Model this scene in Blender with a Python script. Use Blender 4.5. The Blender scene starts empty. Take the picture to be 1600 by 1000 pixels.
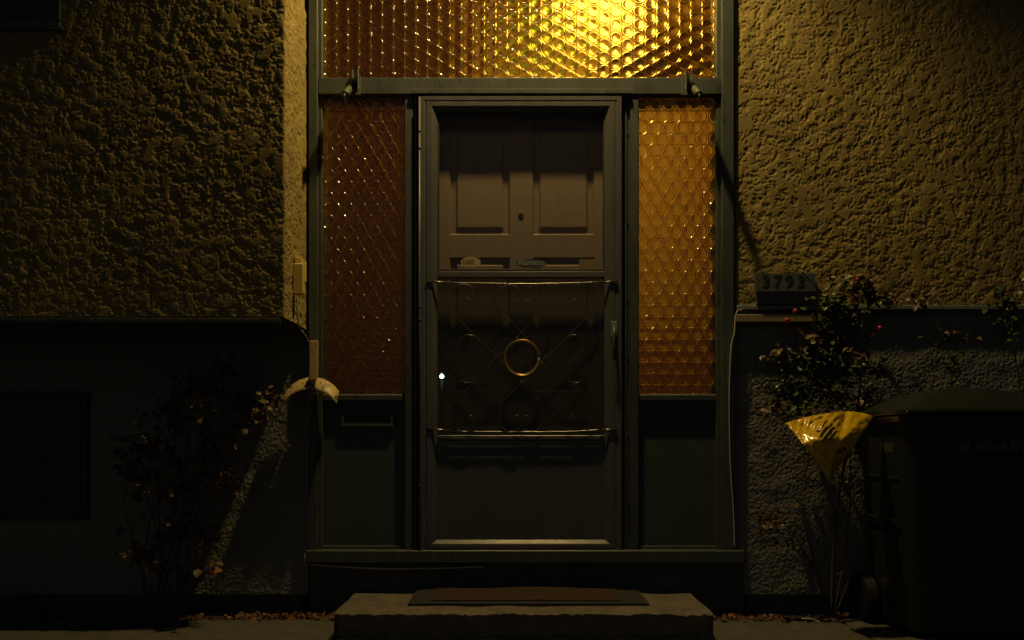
import bpy, bmesh, math, random
import numpy as np
from mathutils import Vector, Matrix
R = math.radians
sc = bpy.context.scene
COL = sc.collection
random.seed(7)

# ------------------------------------------------------------------ camera
CAMY, CAMZ, FPX = -3.6, 0.77, 1260.0          # frontal view, 28 mm lens with vertical shift
cd = bpy.data.cameras.new('camera'); cam = bpy.data.objects.new('camera', cd); COL.objects.link(cam)
cam.location = (0, CAMY, CAMZ); cam.rotation_euler = (R(90), 0, 0)
cd.sensor_width = 36; cd.lens = FPX * 36 / 1600; cd.shift_y = 190 / 1600
cd.clip_start = 0.05; cd.clip_end = 2000
sc.camera = cam

# ------------------------------------------------------------------ night sky, moon, exposure
SUN_EL, SUN_ROT = R(35), R(200)
w = bpy.data.worlds.new('World'); sc.world = w; w.use_nodes = True
nt = w.node_tree; bg = nt.nodes['Background']
sky = nt.nodes.new('ShaderNodeTexSky'); sky.sky_type = 'NISHITA'; sky.sun_disc = False
sky.sun_elevation = SUN_EL; sky.sun_rotation = SUN_ROT
nt.links.new(sky.outputs[0], bg.inputs[0]); bg.inputs[1].default_value = 0.0028
sd = bpy.data.lights.new('moon', 'SUN'); so = bpy.data.objects.new('moon', sd); COL.objects.link(so)
sd.energy = 0.003; sd.angle = R(0.5); sd.color = (0.8, 0.95, 1.0)
so.rotation_euler = (R(90 - 35), 0, R(-20))
sc.view_settings.view_transform = 'Standard'; sc.view_settings.look = 'None'
sc.view_settings.exposure = 0; sc.view_settings.gamma = 1
sc.render.engine = 'CYCLES'
sc.cycles.use_denoising = True
sc.cycles.max_bounces = 8; sc.cycles.diffuse_bounces = 3; sc.cycles.glossy_bounces = 3; sc.cycles.transmission_bounces = 6; sc.cycles.transparent_max_bounces = 12
sc.cycles.caustics_reflective = False; sc.cycles.caustics_refractive = False
sc.cycles.sample_clamp_indirect = 4

LAMP = (0.157, -0.49, 3.71)     # porch lantern bulb
LAMP_L = 2550.0

# ------------------------------------------------------------------ helpers
def S(y): return FPX / (y - CAMY)
def P(px, py, y):
    s = S(y); return Vector(((px - 800) / s, y, CAMZ + (690 - py) / s))

def root_loc(o):
    while o.parent: o = o.parent
    return Vector(o.location)

def thing(name, label, cat, loc=(0, 0, 0), group=None, kind=None):
    o = bpy.data.objects.new(name, None); COL.objects.link(o); o.location = loc
    o.empty_display_size = 0.1
    tag(o, label, cat, group, kind); return o

def tag(o, label=None, cat=None, group=None, kind=None):
    if label: o['label'] = label
    if cat: o['category'] = cat
    if group: o['group'] = group
    if kind: o['kind'] = kind
    return o

def link(name, me, mat, parent=None, smooth=False):
    o = bpy.data.objects.new(name, me); COL.objects.link(o)
    if parent is not None: o.parent = parent
    if mat is not None and not me.materials: me.materials.append(mat)
    if smooth: me.shade_smooth()
    return o

def mesh(name, verts, faces, mat, parent=None, smooth=False, origin=None):
    """world-space verts -> one mesh object"""
    off = root_loc(parent) if parent is not None else Vector(origin if origin is not None else (0, 0, 0))
    me = bpy.data.meshes.new(name)
    me.from_pydata([tuple(Vector(v) - off) for v in verts], [], faces); me.update()
    o = link(name, me, mat, parent, smooth)
    if parent is None: o.location = off
    return o

def from_bm(name, bm, mat, parent=None, smooth=False, origin=None):
    off = root_loc(parent) if parent is not None else Vector(origin if origin is not None else (0, 0, 0))
    bmesh.ops.translate(bm, verts=bm.verts, vec=-off)
    me = bpy.data.meshes.new(name); bm.to_mesh(me); bm.free()
    o = link(name, me, mat, parent, smooth)
    if parent is None: o.location = off
    return o

def add_box(bm, x0, x1, y0, y1, z0, z1, bev=0.0):
    vs = [bm.verts.new(c) for c in ((x0, y0, z0), (x1, y0, z0), (x1, y1, z0), (x0, y1, z0),
                                    (x0, y0, z1), (x1, y0, z1), (x1, y1, z1), (x0, y1, z1))]
    fs = [bm.faces.new([vs[i] for i in f]) for f in ((3, 2, 1, 0), (4, 5, 6, 7), (0, 1, 5, 4), (1, 2, 6, 5), (2, 3, 7, 6), (3, 0, 4, 7))]
    if bev > 0:
        es = list({e for f in fs for e in f.edges})
        bmesh.ops.bevel(bm, geom=es, offset=bev, segments=1, affect='EDGES')

def box(name, x0, x1, y0, y1, z0, z1, mat, parent=None, bev=0.0015, origin=None):
    bm = bmesh.new(); add_box(bm, min(x0, x1), max(x0, x1), min(y0, y1), max(y0, y1), min(z0, z1), max(z0, z1), bev)
    return from_bm(name, bm, mat, parent, origin=origin)

def pbox(name, px0, px1, py0, py1, yf, yb, mat, parent=None, bev=0.0015):
    a, b = P(px0, py1, yf), P(px1, py0, yf)
    return box(name, a.x, b.x, yf, yb, a.z, b.z, mat, parent, bev)

def add_tube(bm, pts, r, n=6, cap=True):
    pts = [Vector(p) for p in pts]; rings = []
    m = len(pts); up = Vector((0.13, 0.97, 0.2)).normalized(); prev = None
    for i, p in enumerate(pts):
        t = (pts[min(i + 1, m - 1)] - pts[max(i - 1, 0)])
        if t.length < 1e-9: t = Vector((0, 0, 1))
        t.normalize()
        a = (prev if prev is not None else up); a = a - t * a.dot(t)
        if a.length < 1e-4: a = t.orthogonal()
        a.normalize(); prev = a; b = t.cross(a)
        rr = r[i] if isinstance(r, (list, tuple)) else r
        rings.append([bm.verts.new(p + (a * math.cos(2 * math.pi * k / n) + b * math.sin(2 * math.pi * k / n)) * rr) for k in range(n)])
    for i in range(m - 1):
        for k in range(n):
            bm.faces.new((rings[i][k], rings[i][(k + 1) % n], rings[i + 1][(k + 1) % n], rings[i + 1][k]))
    if cap:
        bm.faces.new(rings[0][::-1]); bm.faces.new(rings[-1])

def smooth_path(pts, sub=6):
    pts = [Vector(p) for p in pts]; out = []
    for i in range(len(pts) - 1):
        p0 = pts[max(i - 1, 0)]; p1 = pts[i]; p2 = pts[i + 1]; p3 = pts[min(i + 2, len(pts) - 1)]
        for k in range(sub):
            t = k / sub
            out.append(0.5 * ((2 * p1) + (p2 - p0) * t + (2 * p0 - 5 * p1 + 4 * p2 - p3) * t * t + (3 * p1 - p0 - 3 * p2 + p3) * t ** 3))
    out.append(pts[-1]); return out

def tube(name, pts, r, mat, parent=None, n=6, sub=5, origin=None):
    bm = bmesh.new(); pp = smooth_path(pts, sub) if sub > 1 else pts
    if isinstance(r, (list, tuple)):
        q = len(pp); r = [np.interp(i / (q - 1) * (len(r) - 1), range(len(r)), r) for i in range(q)]
    add_tube(bm, pp, r, n)
    return from_bm(name, bm, mat, parent, True, origin)

def grid_mesh(name, V, mat, parent=None, flip=False, smooth=True):
    """V: (ny,nx,3) numpy world coords -> mesh"""
    ny, nx = V.shape[:2]
    off = np.array(root_loc(parent)) if parent is not None else np.zeros(3)
    co = (V.reshape(-1, 3) - off).astype(np.float32)
    i = np.arange(ny * nx).reshape(ny, nx)
    q = np.stack([i[:-1, :-1], i[:-1, 1:], i[1:, 1:], i[1:, :-1]], -1).reshape(-1, 4)
    if flip: q = q[:, ::-1]
    me = bpy.data.meshes.new(name); nf = len(q)
    me.vertices.add(len(co)); me.vertices.foreach_set('co', co.ravel())
    me.loops.add(nf * 4); me.loops.foreach_set('vertex_index', q.astype(np.int32).ravel())
    me.polygons.add(nf); me.polygons.foreach_set('loop_start', np.arange(0, nf * 4, 4, dtype=np.int32))
    me.update(calc_edges=True); me.validate()
    return link(name, me, mat, parent, smooth)

rng = np.random.default_rng(11)
def fnoise(ny, nx, d, wl, width=0.45):
    """band-passed gaussian noise, unit variance, wavelength wl metres on spacing d"""
    f = np.fft.rfft2(rng.standard_normal((ny, nx)))
    ky = np.fft.fftfreq(ny, d)[:, None]; kx = np.fft.rfftfreq(nx, d)[None, :]
    k = np.sqrt(kx * kx + ky * ky) + 1e-9
    f *= np.exp(-(np.log(k * wl) / width) ** 2)
    o = np.fft.irfft2(f, (ny, nx)); return o / (o.std() + 1e-9)

def grains(ny, nx, d, cell):
    """heights of randomly sized grains packed on a jittered lattice, 0..1"""
    gy, gx = int(ny * d / cell) + 4, int(nx * d / cell) + 4
    jx, jy = rng.random((gy, gx)), rng.random((gy, gx)); hr = 0.45 + 0.55 * rng.random((gy, gx)); rr = 0.42 + 0.38 * rng.random((gy, gx))
    yy, xx = np.meshgrid(np.arange(ny) * d / cell + 1, np.arange(nx) * d / cell + 1, indexing='ij')
    iy, ix = yy.astype(int), xx.astype(int); out = np.zeros((ny, nx))
    for oy in (-1, 0, 1):
        for ox in (-1, 0, 1):
            a, b = iy + oy, ix + ox
            q = ((xx - b - jx[a, b]) ** 2 + (yy - a - jy[a, b]) ** 2) / rr[a, b] ** 2
            out = np.maximum(out, hr[a, b] * np.sqrt(np.maximum(0, 1 - q)))
    return out

def stucco_h(ny, nx, d, amp=0.007, cap=0.75):
    """knock-down render: lumps flattened into trowelled plateaus with crumbly hollows between"""
    co = fnoise(ny, nx, d, 0.085, 0.75); gr = fnoise(ny, nx, d, 0.024, 0.45); lo = fnoise(ny, nx, d, 0.45, 0.5)
    g1 = grains(ny, nx, d, 0.0115); g2 = grains(ny, nx, d, 0.0075)
    base = 0.34 * co + 0.16 * gr + 0.14 * lo
    h = base + 0.50 * g1 + 0.42 * g2 + 0.10 * fnoise(ny, nx, d, 0.0078, 0.25)
    over = np.maximum(h - cap, 0)
    hh_ = np.minimum(h, cap) + 0.05 * np.tanh(over)
    hh_ = np.where(hh_ < 0, 0.35 * hh_, hh_)
    return (hh_ + 0.3) / (cap + 0.3) * amp

def pebble_h(ny, nx, d, amp=0.0055):
    return amp * np.maximum(grains(ny, nx, d, 0.0125), 0.85 * grains(ny, nx, d, 0.0090)) + 0.001 * fnoise(ny, nx, d, 0.15, 0.5)

def fade(n, d, lo, hi):
    t = np.ones(n)
    m = max(int(0.010 / d), 2)
    if lo: t[:m] = np.linspace(0, 1, m)
    if hi: t[-m:] = np.minimum(t[-m:], np.linspace(1, 0, m))
    return t

def wall_sheet(name, x0, x1, z0, z1, y, d, hf, mat, parent, edges=(0, 0, 0, 0)):
    nx, nz = int((x1 - x0) / d) + 1, int((z1 - z0) / d) + 1
    X, Z = np.meshgrid(np.linspace(x0, x1, nx), np.linspace(z0, z1, nz))
    H = hf(nz, nx, d) * fade(nx, d, edges[0], edges[1])[None, :] * fade(nz, d, edges[2], edges[3])[:, None]
    return grid_mesh(name, np.stack([X, y - H, Z], -1), mat, parent)

# ------------------------------------------------------------------ materials
MATS = {}
def mat(name, col, rough=0.6, metal=0.0, var=0.15, scale=20.0, bump=0.0, bscale=200.0, col2=None, stretch=(1, 1, 1), spec=0.5,
        worn=None, wscale=30, wth=0.62):
    m = bpy.data.materials.new(name); m.use_nodes = True; t = m.node_tree; b = t.nodes['Principled BSDF']
    L = t.links.new
    tc = t.nodes.new('ShaderNodeTexCoord'); mp = t.nodes.new('ShaderNodeMapping'); mp.inputs['Scale'].default_value = stretch
    L(tc.outputs['Object'], mp.inputs['Vector'])
    n = t.nodes.new('ShaderNodeTexNoise'); n.inputs['Scale'].default_value = scale; n.inputs['Detail'].default_value = 6
    n.inputs['Roughness'].default_value = 0.65
    L(mp.outputs[0], n.inputs['Vector'])
    r = t.nodes.new('ShaderNodeValToRGB'); r.color_ramp.elements[0].position = 0.3; r.color_ramp.elements[1].position = 0.7
    c2 = col2 if col2 else tuple(min(1, c * (1 + var)) for c in col)
    c1 = col if col2 else tuple(c * (1 - var) for c in col)
    r.color_ramp.elements[0].color = (*c1, 1); r.color_ramp.elements[1].color = (*c2, 1)
    L(n.outputs['Fac'], r.inputs['Fac']); out = r.outputs['Color']
    if worn:
        n3 = t.nodes.new('ShaderNodeTexNoise'); n3.inputs['Scale'].default_value = wscale; n3.inputs['Detail'].default_value = 8
        n3.inputs['Roughness'].default_value = 0.7
        L(mp.outputs[0], n3.inputs['Vector'])
        cr = t.nodes.new('ShaderNodeValToRGB'); cr.color_ramp.elements[0].position = wth; cr.color_ramp.elements[1].position = wth + 0.03
        L(n3.outputs['Fac'], cr.inputs['Fac'])
        mx = t.nodes.new('ShaderNodeMix'); mx.data_type = 'RGBA'
        L(cr.outputs['Color'], mx.inputs[0]); L(out, mx.inputs[6]); mx.inputs[7].default_value = (*worn, 1); out = mx.outputs[2]
    L(out, b.inputs['Base Color'])
    rr = t.nodes.new('ShaderNodeMapRange'); rr.inputs['To Min'].default_value = max(0, rough - 0.12); rr.inputs['To Max'].default_value = min(1, rough + 0.12)
    L(n.outputs['Fac'], rr.inputs['Value']); L(rr.outputs[0], b.inputs['Roughness'])
    b.inputs['Metallic'].default_value = metal; b.inputs['Specular IOR Level'].default_value = spec
    if bump > 0:
        n2 = t.nodes.new('ShaderNodeTexNoise'); n2.inputs['Scale'].default_value = bscale; n2.inputs['Detail'].default_value = 5
        L(mp.outputs[0], n2.inputs['Vector'])
        bp = t.nodes.new('ShaderNodeBump'); bp.inputs['Strength'].default_value = bump; bp.inputs['Distance'].default_value = 0.002
        L(n2.outputs['Fac'], bp.inputs['Height']); L(bp.outputs[0], b.inputs['Normal'])
    MATS[name] = m; return m

def emit(name, col, s):
    m = bpy.data.materials.new(name); m.use_nodes = True; t = m.node_tree; t.nodes.clear()
    e = t.nodes.new('ShaderNodeEmission'); e.inputs[0].default_value = (*col, 1); e.inputs[1].default_value = s
    o = t.nodes.new('ShaderNodeOutputMaterial'); t.links.new(e.outputs[0], o.inputs[0]); return m

def thin_glass(name, tint=(1, 1, 1), dirt=0.0, dcol=(0.1, 0.09, 0.07), stretch=(1, 1, 1), dscale=40):
    m = bpy.data.materials.new(name); m.use_nodes = True; t = m.node_tree; t.nodes.clear(); L = t.links.new
    o = t.nodes.new('ShaderNodeOutputMaterial'); tr = t.nodes.new('ShaderNodeBsdfTransparent'); tr.inputs[0].default_value = (*tint, 1)
    gl = t.nodes.new('ShaderNodeBsdfGlossy'); gl.inputs['Roughness'].default_value = 0.0
    fr = t.nodes.new('ShaderNodeFresnel'); fr.inputs['IOR'].default_value = 1.5
    src = tr.outputs[0]
    if dirt > 0:
        df = t.nodes.new('ShaderNodeBsdfDiffuse'); df.inputs[0].default_value = (*dcol, 1)
        tc = t.nodes.new('ShaderNodeTexCoord'); mp = t.nodes.new('ShaderNodeMapping'); mp.inputs['Scale'].default_value = stretch
        n = t.nodes.new('ShaderNodeTexNoise'); n.inputs['Scale'].default_value = dscale; n.inputs['Detail'].default_value = 8
        n.inputs['Roughness'].default_value = 0.75
        L(tc.outputs['Object'], mp.inputs[0]); L(mp.outputs[0], n.inputs['Vector'])
        mr = t.nodes.new('ShaderNodeMapRange'); mr.inputs['From Min'].default_value = 0.35; mr.inputs['From Max'].default_value = 0.75
        mr.inputs['To Min'].default_value = dirt * 0.3; mr.inputs['To Max'].default_value = dirt
        L(n.outputs['Fac'], mr.inputs['Value'])
        mx = t.nodes.new('ShaderNodeMixShader'); L(mr.outputs[0], mx.inputs[0]); L(src, mx.inputs[1]); L(df.outputs[0], mx.inputs[2]); src = mx.outputs[0]
    ge = t.nodes.new('ShaderNodeNewGeometry'); iv = t.nodes.new('ShaderNodeMath'); iv.operation = 'SUBTRACT'; iv.inputs[0].default_value = 1
    L(ge.outputs['Backfacing'], iv.inputs[1]); mu = t.nodes.new('ShaderNodeMath'); mu.operation = 'MULTIPLY'; L(fr.outputs[0], mu.inputs[0]); L(iv.outputs[0], mu.inputs[1])
    m2 = t.nodes.new('ShaderNodeMixShader'); L(mu.outputs[0], m2.inputs[0]); L(src, m2.inputs[1]); L(gl.outputs[0], m2.inputs[2])
    L(m2.outputs[0], o.inputs[0]); return m

def amber_glass(name):
    m = bpy.data.materials.new(name); m.use_nodes = True; t = m.node_tree; b = t.nodes['Principled BSDF']; L = t.links.new
    n = t.nodes.new('ShaderNodeTexNoise'); n.inputs['Scale'].default_value = 90; n.inputs['Detail'].default_value = 3
    tc = t.nodes.new('ShaderNodeTexCoord'); L(tc.outputs['Object'], n.inputs['Vector'])
    r = t.nodes.new('ShaderNodeValToRGB'); r.color_ramp.elements[0].color = (0.95, 0.61, 0.09, 1); r.color_ramp.elements[1].color = (0.98, 0.70, 0.13, 1)
    L(n.outputs['Fac'], r.inputs['Fac']); L(r.outputs[0], b.inputs['Base Color'])
    b.inputs['Transmission Weight'].default_value = 1; b.inputs['IOR'].default_value = 1.5; b.inputs['Roughness'].default_value = 0.04
    b.inputs['IOR'].default_value = 1.62; b.inputs['Roughness'].default_value = 0.125
    n2 = t.nodes.new('ShaderNodeTexNoise'); n2.inputs['Scale'].default_value = 140; L(tc.outputs['Object'], n2.inputs['Vector'])
    bp = t.nodes.new('ShaderNodeBump'); bp.inputs['Strength'].default_value = 0.05; bp.inputs['Distance'].default_value = 0.002
    L(n2.outputs['Fac'], bp.inputs['Height']); L(bp.outputs[0], b.inputs['Normal'])
    return m

M_stucco = mat('stucco', (0.295, 0.225, 0.080), 0.85, var=0.26, scale=5, bump=0.5, bscale=330, spec=0.25)
M_pebble = mat('pebbledash', (0.12, 0.122, 0.11), 0.6, col2=(0.27, 0.265, 0.225), scale=170, bump=0.5, bscale=500, spec=0.4)
M_found = mat('painted_foundation', (0.055, 0.062, 0.065), 0.75, var=0.3, scale=18, bump=0.4, bscale=120)
M_frame = mat('green_frame_paint', (0.056, 0.068, 0.064), 0.5, var=0.28, scale=14, stretch=(1, 1, 0.25), bump=0.18, bscale=90, worn=(0.028, 0.038, 0.044), wscale=18, wth=0.60)
M_panel = mat('green_panel_paint', (0.050, 0.066, 0.062), 0.5, var=0.16, scale=7, bump=0.12, bscale=140)
M_storm = mat('storm_door_aluminium', (0.095, 0.098, 0.105), 0.36, var=0.14, scale=22, stretch=(1, 1, 0.2), bump=0.12, bscale=200, spec=0.6, worn=(0.07, 0.06, 0.055), wscale=40, wth=0.68)
M_kick = mat('kick_panel_paint', (0.066, 0.078, 0.080), 0.5, var=0.12, scale=9, stretch=(1, 1, 0.4), bump=0.1, bscale=120)
M_seal = mat('dark_rubber_seal', (0.02, 0.022, 0.022), 0.7)
M_brown = mat('brown_door_paint', (0.31, 0.225, 0.175), 0.5, var=0.08, scale=10, stretch=(3, 3, 0.3), bump=0.2, bscale=110)
M_iron = mat('grille_iron', (0.22, 0.21, 0.19), 0.32, metal=0.9, var=0.3, scale=60)
M_brass = mat('brass_ring', (0.55, 0.37, 0.12), 0.35, metal=0.8, var=0.2, scale=50)
M_conc = mat('step_concrete', (0.15, 0.130, 0.105), 0.85, var=0.35, scale=16, bump=0.9, bscale=130, worn=(0.05, 0.045, 0.035), wscale=75, wth=0.60)
M_pave = mat('pavement_concrete', (0.10, 0.095, 0.085), 0.9, var=0.3, scale=12, bump=0.8, bscale=180, worn=(0.07, 0.06, 0.05), wscale=80, wth=0.6)
M_soil = mat('garden_soil', (0.035, 0.028, 0.02), 0.95, var=0.4, scale=30, bump=0.9, bscale=90)
M_ground = mat('dark_lawn_ground', (0.035, 0.045, 0.025), 0.95, var=0.4, scale=3)
M_cream = mat('cream_enamel', (0.56, 0.41, 0.17), 0.45, var=0.1, scale=30, worn=(0.07, 0.03, 0.015), wscale=22, wth=0.565)
M_plast = mat('yellowed_plastic', (0.62, 0.50, 0.16), 0.4, var=0.06)
M_black = mat('black_iron', (0.015, 0.015, 0.014), 0.5)
M_steel = mat('bracket_steel', (0.10, 0.12, 0.10), 0.45, metal=0.3, var=0.2, scale=60)
M_grey = mat('grey_metal_flashing', (0.20, 0.23, 0.23), 0.5, var=0.15, scale=20, stretch=(0.3, 1, 1))
M_tan = mat('tan_painted_wood', (0.26, 0.21, 0.13), 0.6, var=0.18, scale=18, stretch=(0.2, 1, 1), bump=0.2, bscale=80)
M_cable = mat('white_cable', (0.55, 0.50, 0.38), 0.45)
M_sign = mat('sign_grey_paint', (0.085, 0.098, 0.095), 0.55, var=0.2, scale=25)
M_digit = mat('sign_digit_black', (0.015, 0.017, 0.016), 0.5)
M_bin = mat('bin_black_plastic', (0.014, 0.017, 0.018), 0.42, var=0.25, scale=30, bump=0.1, bscale=400)
M_binlogo = mat('bin_grey_print', (0.09, 0.10, 0.10), 0.6, var=0.1)
M_stick = mat('faded_sticker', (0.06, 0.052, 0.036), 0.6, var=0.25, scale=120)
M_bag = mat('yellow_plastic_film', (0.68, 0.43, 0.016), 0.2, var=0.08, scale=25, bump=0.8, bscale=38, spec=0.7)
M_print = mat('black_bag_print', (0.012, 0.012, 0.012), 0.25)
M_stem = mat('bush_bark', (0.055, 0.045, 0.032), 0.8, var=0.3, scale=60)
M_leafg = mat('leaf_green', (0.060, 0.088, 0.025), 0.42, var=0.35, scale=25)
M_leafb = mat('leaf_red_brown', (0.10, 0.058, 0.028), 0.5, var=0.4, scale=22)
M_leafd = mat('leaf_dry_brown', (0.12, 0.075, 0.03), 0.6, var=0.45, scale=22)
M_hip = mat('rose_hip_red', (0.30, 0.03, 0.018), 0.3)
M_fallen = mat('fallen_leaf', (0.15, 0.065, 0.025), 0.6, var=0.4, scale=30)
M_mat = mat('mat_rubber', (0.022, 0.026, 0.029), 0.8, var=0.25, scale=60, bump=0.5, bscale=300)
M_coir = mat('mat_red_brown_pile', (0.045, 0.025, 0.016), 0.95, var=0.35, scale=45, bump=1.0, bscale=350)
M_iwall = mat('foyer_cream_wall', (0.62, 0.50, 0.30), 0.8, var=0.08, scale=4)
M_iwood = mat('foyer_dark_wood', (0.30, 0.165, 0.04), 0.5, var=0.3, scale=12, stretch=(1, 1, 0.15))
M_igreen = mat('lime_tint', (0.30, 0.48, 0.05), 0.7, var=0.1)
M_amber = amber_glass('amber_bullseye_glass')
M_clear = thin_glass('clear_glass', (0.97, 0.98, 0.97), 0.05, (0.2, 0.17, 0.12), (1, 1, 1), 30)
M_dirty = thin_glass('dirty_glass', (0.62, 0.64, 0.62), 0.42, (0.10, 0.09, 0.07), (0.35, 1, 7), 30)
M_wglass = thin_glass('dark_window_glass', (0.25, 0.27, 0.27))

# ------------------------------------------------------------------ ground
g = mesh('ground', [(-300, -300, -0.02), (300, -300, -0.02), (300, 300, -0.02), (-300, 300, -0.02)], [(0, 1, 2, 3)], M_ground)
tag(g, 'dark ground around the house at night', None, kind='structure')
pave = thing('pavement', 'concrete pavement slabs running along the foot of the house', None, (0, -0.6, 0), kind='structure')
xs = [-3.4, -2.62, -1.75, -0.72, 0.80, 1.42, 1.62, 2.28, 3.2]
for i in range(len(xs) - 1):
    yb = -0.10 if i < 3 else (-0.07 if i > 3 else -0.05)
    for (ya, yc) in ((-0.62, yb), (-1.7, -0.63), (-2.8, -1.71), (-4.2, -2.81)):
        box('slab', xs[i] + .004, xs[i + 1] - .004, ya + .003, yc - random.uniform(0, .012), -0.06, random.uniform(-0.006, 0.0), M_pave, pave, 0.006)
# soil bed with lumps
nx, ny = 300, 18
X, Y = np.meshgrid(np.linspace(-3.2, 3.2, nx), np.linspace(-0.14, 0.02, ny))
Z = -0.012 + 0.010 * fnoise(ny, nx, 0.02, 0.1) * 0.6
sb = grid_mesh('soil_bed', np.stack([X, Y, Z], -1), M_soil); tag(sb, 'narrow strip of dark soil between pavement and house', kind='structure')

# ------------------------------------------------------------------ house
house = thing('house', 'stucco house front with yellow rendered upper walls and grey pebbledash below', 'house', (0, 0.1, 0))
XL, XR = -0.909, 0.992         # entrance opening
YP = -0.36                     # plane of the projecting left wall
YR = -0.026                    # plane of the right stucco
ZL, ZR = 1.266, 1.376          # bottoms of stucco left / right
wall_sheet('stucco_wall', -2.25, XL - 0.004, ZL, 2.66, YP, 0.0028, lambda a, b, c: stucco_h(a, b, c, 0.0042, 0.72), M_stucco, house, (0, 1, 1, 0))
wall_sheet('stucco_wall', XR - .002, 2.42, ZR, 2.82, YR, 0.0029, lambda a, b, c: stucco_h(a, b, c, 0.0043, 0.60), M_stucco, house, (1, 0, 0, 0))
wall_sheet('pebbledash_wall', -2.5, XL, 0.085, ZL, 0.0, 0.0040, pebble_h, M_pebble, house, (0, 0, 1, 0))
wall_sheet('pebbledash_wall', XR + 0.02, 2.42, 0.085, ZR - 0.01, 0.0, 0.0038, pebble_h, M_pebble, house, (0, 0, 1, 0))
# return of the projecting wall
d = 0.0034; ny_ = int((0 - YP) / d) + 1; nz_ = int((2.66 - ZL) / d) + 1
Yg, Zg = np.meshgrid(np.linspace(YP, 0.0, ny_), np.linspace(ZL, 2.66, nz_))
H = stucco_h(nz_, ny_, d, 0.0055) * fade(ny_, d, 1, 0)[None, :]
grid_mesh('stucco_return', np.stack([XL - 0.004 + H, Yg, Zg], -1), M_stucco, house)
box('underside_board', -3.2, XL - 0.006, YP + .004, 0.0, ZL - 0.012, ZL - 0.0005, M_found, house, 0)
box('drip_edge', -3.2, XL - 0.02, YP - 0.006, YP + 0.02, ZL - 0.020, ZL - 0.002, M_found, house, 0.002)
# wall masses (behind the rendered skins and out of frame)
box('wall_core', -3.2, XL - 0.008, YP + 0.003, 0.25, ZL, 5.2, M_stucco, house, 0)
box('wall_core', -3.2, XL - 0.004, 0.006, 0.25, 0.085, ZL - 0.014, M_pebble, house, 0)
box('wall_core', XR + 0.004, 3.2, YR + .004, 0.25, ZR, 5.2, M_stucco, house, 0)
box('wall_core', XR + 0.004, 3.2, 0.006, 0.25, 0.085, ZR - .024, M_pebble, house, 0)
box('wall_core', XL - 0.002, XR + 0.002, 0.0, 0.2, 2.96, 5.2, M_stucco, house, 0)
box('foundation', -3.2, XL - 0.03, 0.015, 0.2, -0.1, 0.084, M_found, house, 0.002)
box('foundation', XR + 0.06, 3.2, 0.015, 0.2, -0.1, 0.084, M_found, house, 0.002)
pbox('foundation', 483, 1163, 880, 962, -0.012, 0.2, M_found, house, 0.003)
box('ledge', XR + 0.002, 3.2, YR - 0.012, 0.03, ZR - 0.022, ZR - 0.002, M_grey, house, 0.003)
box('eave', -3.6, 3.6, -0.9, 0.3, 5.2, 5.3, M_found, house, 0)
# foyer behind the glass
box('foyer_floor', -1.6, 1.6, 0.15, 2.6, 0.15, 0.25, M_iwood, house, 0)
box('foyer_ceiling', -1.6, 1.6, 0.2, 2.6, 4.3, 4.4, mat('foyer_ochre_ceiling', (0.30, 0.20, 0.08), 0.8), house, 0)
box('foyer_wall', -1.6, 1.6, 2.4, 2.5, 1.55, 4.3, M_iwall, house, 0)
box('foyer_wall', 1.4, 1.5, 0.25, 2.4, 0.25, 4.3, M_iwood, house, 0)
box('foyer_wall', -1.5, -1.4, 0.25, 2.4, 0.25, 4.3, M_iwood, house, 0)
box('foyer_dark_lower_wall', -1.6, 1.6, 2.37, 2.45, 0.25, 1.56, M_iwood, house, 0)  # lower wall coloured dark so the right sidelight's glow fades downward
box('added_dark_block', -1.38, -0.25, 1.38, 1.9, 0.25, 3.75, M_iwood, house, 0)  # block added so the left sidelight looks onto something dim

# ------------------------------------------------------------------ porch lantern (out of frame, lights the scene)
M_bulb = emit('lantern_bulb_glow', (1.0, 0.70, 0.24), LAMP_L)
lan = thing('porch_lantern', 'black iron wall lantern with warm bulb high above the transom', 'lantern', (LAMP[0], 0, LAMP[2] + 0.25))
lx, ly, lz = LAMP
box('backplate', lx - .06, lx + .06, -0.025, 0.0, lz + .12, lz + .38, M_black, lan)
tube('arm', [(lx, -0.02, lz + .25), (lx, ly * .5, lz + .33), (lx, ly, lz + .24)], 0.011, M_black, lan)
bm = bmesh.new(); bmesh.ops.create_cone(bm, cap_ends=True, segments=16, radius1=0.10, radius2=0.02, depth=0.09, matrix=Matrix.Translation((lx, ly, lz + .19)))
from_bm('cap', bm, M_black, lan)
bm = bmesh.new(); bmesh.ops.create_cone(bm, cap_ends=False, segments=32, radius1=0.165, radius2=0.098, depth=0.262, matrix=Matrix.Translation((lx, ly, lz + .013)))
from_bm('shade', bm, M_black, lan, True)  # unseen shade added to cut the light off towards the far walls
bm = bmesh.new(); bmesh.ops.create_cone(bm, cap_ends=True, segments=12, radius1=0.022, radius2=0.022, depth=0.09, matrix=Matrix.Translation((lx, ly, lz + .10)))
from_bm('socket', bm, M_black, lan)
bm = bmesh.new(); bmesh.ops.create_icosphere(bm, subdivisions=2, radius=0.042, matrix=Matrix.Translation(LAMP))
from_bm('bulb', bm, M_bulb, lan, True)

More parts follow.
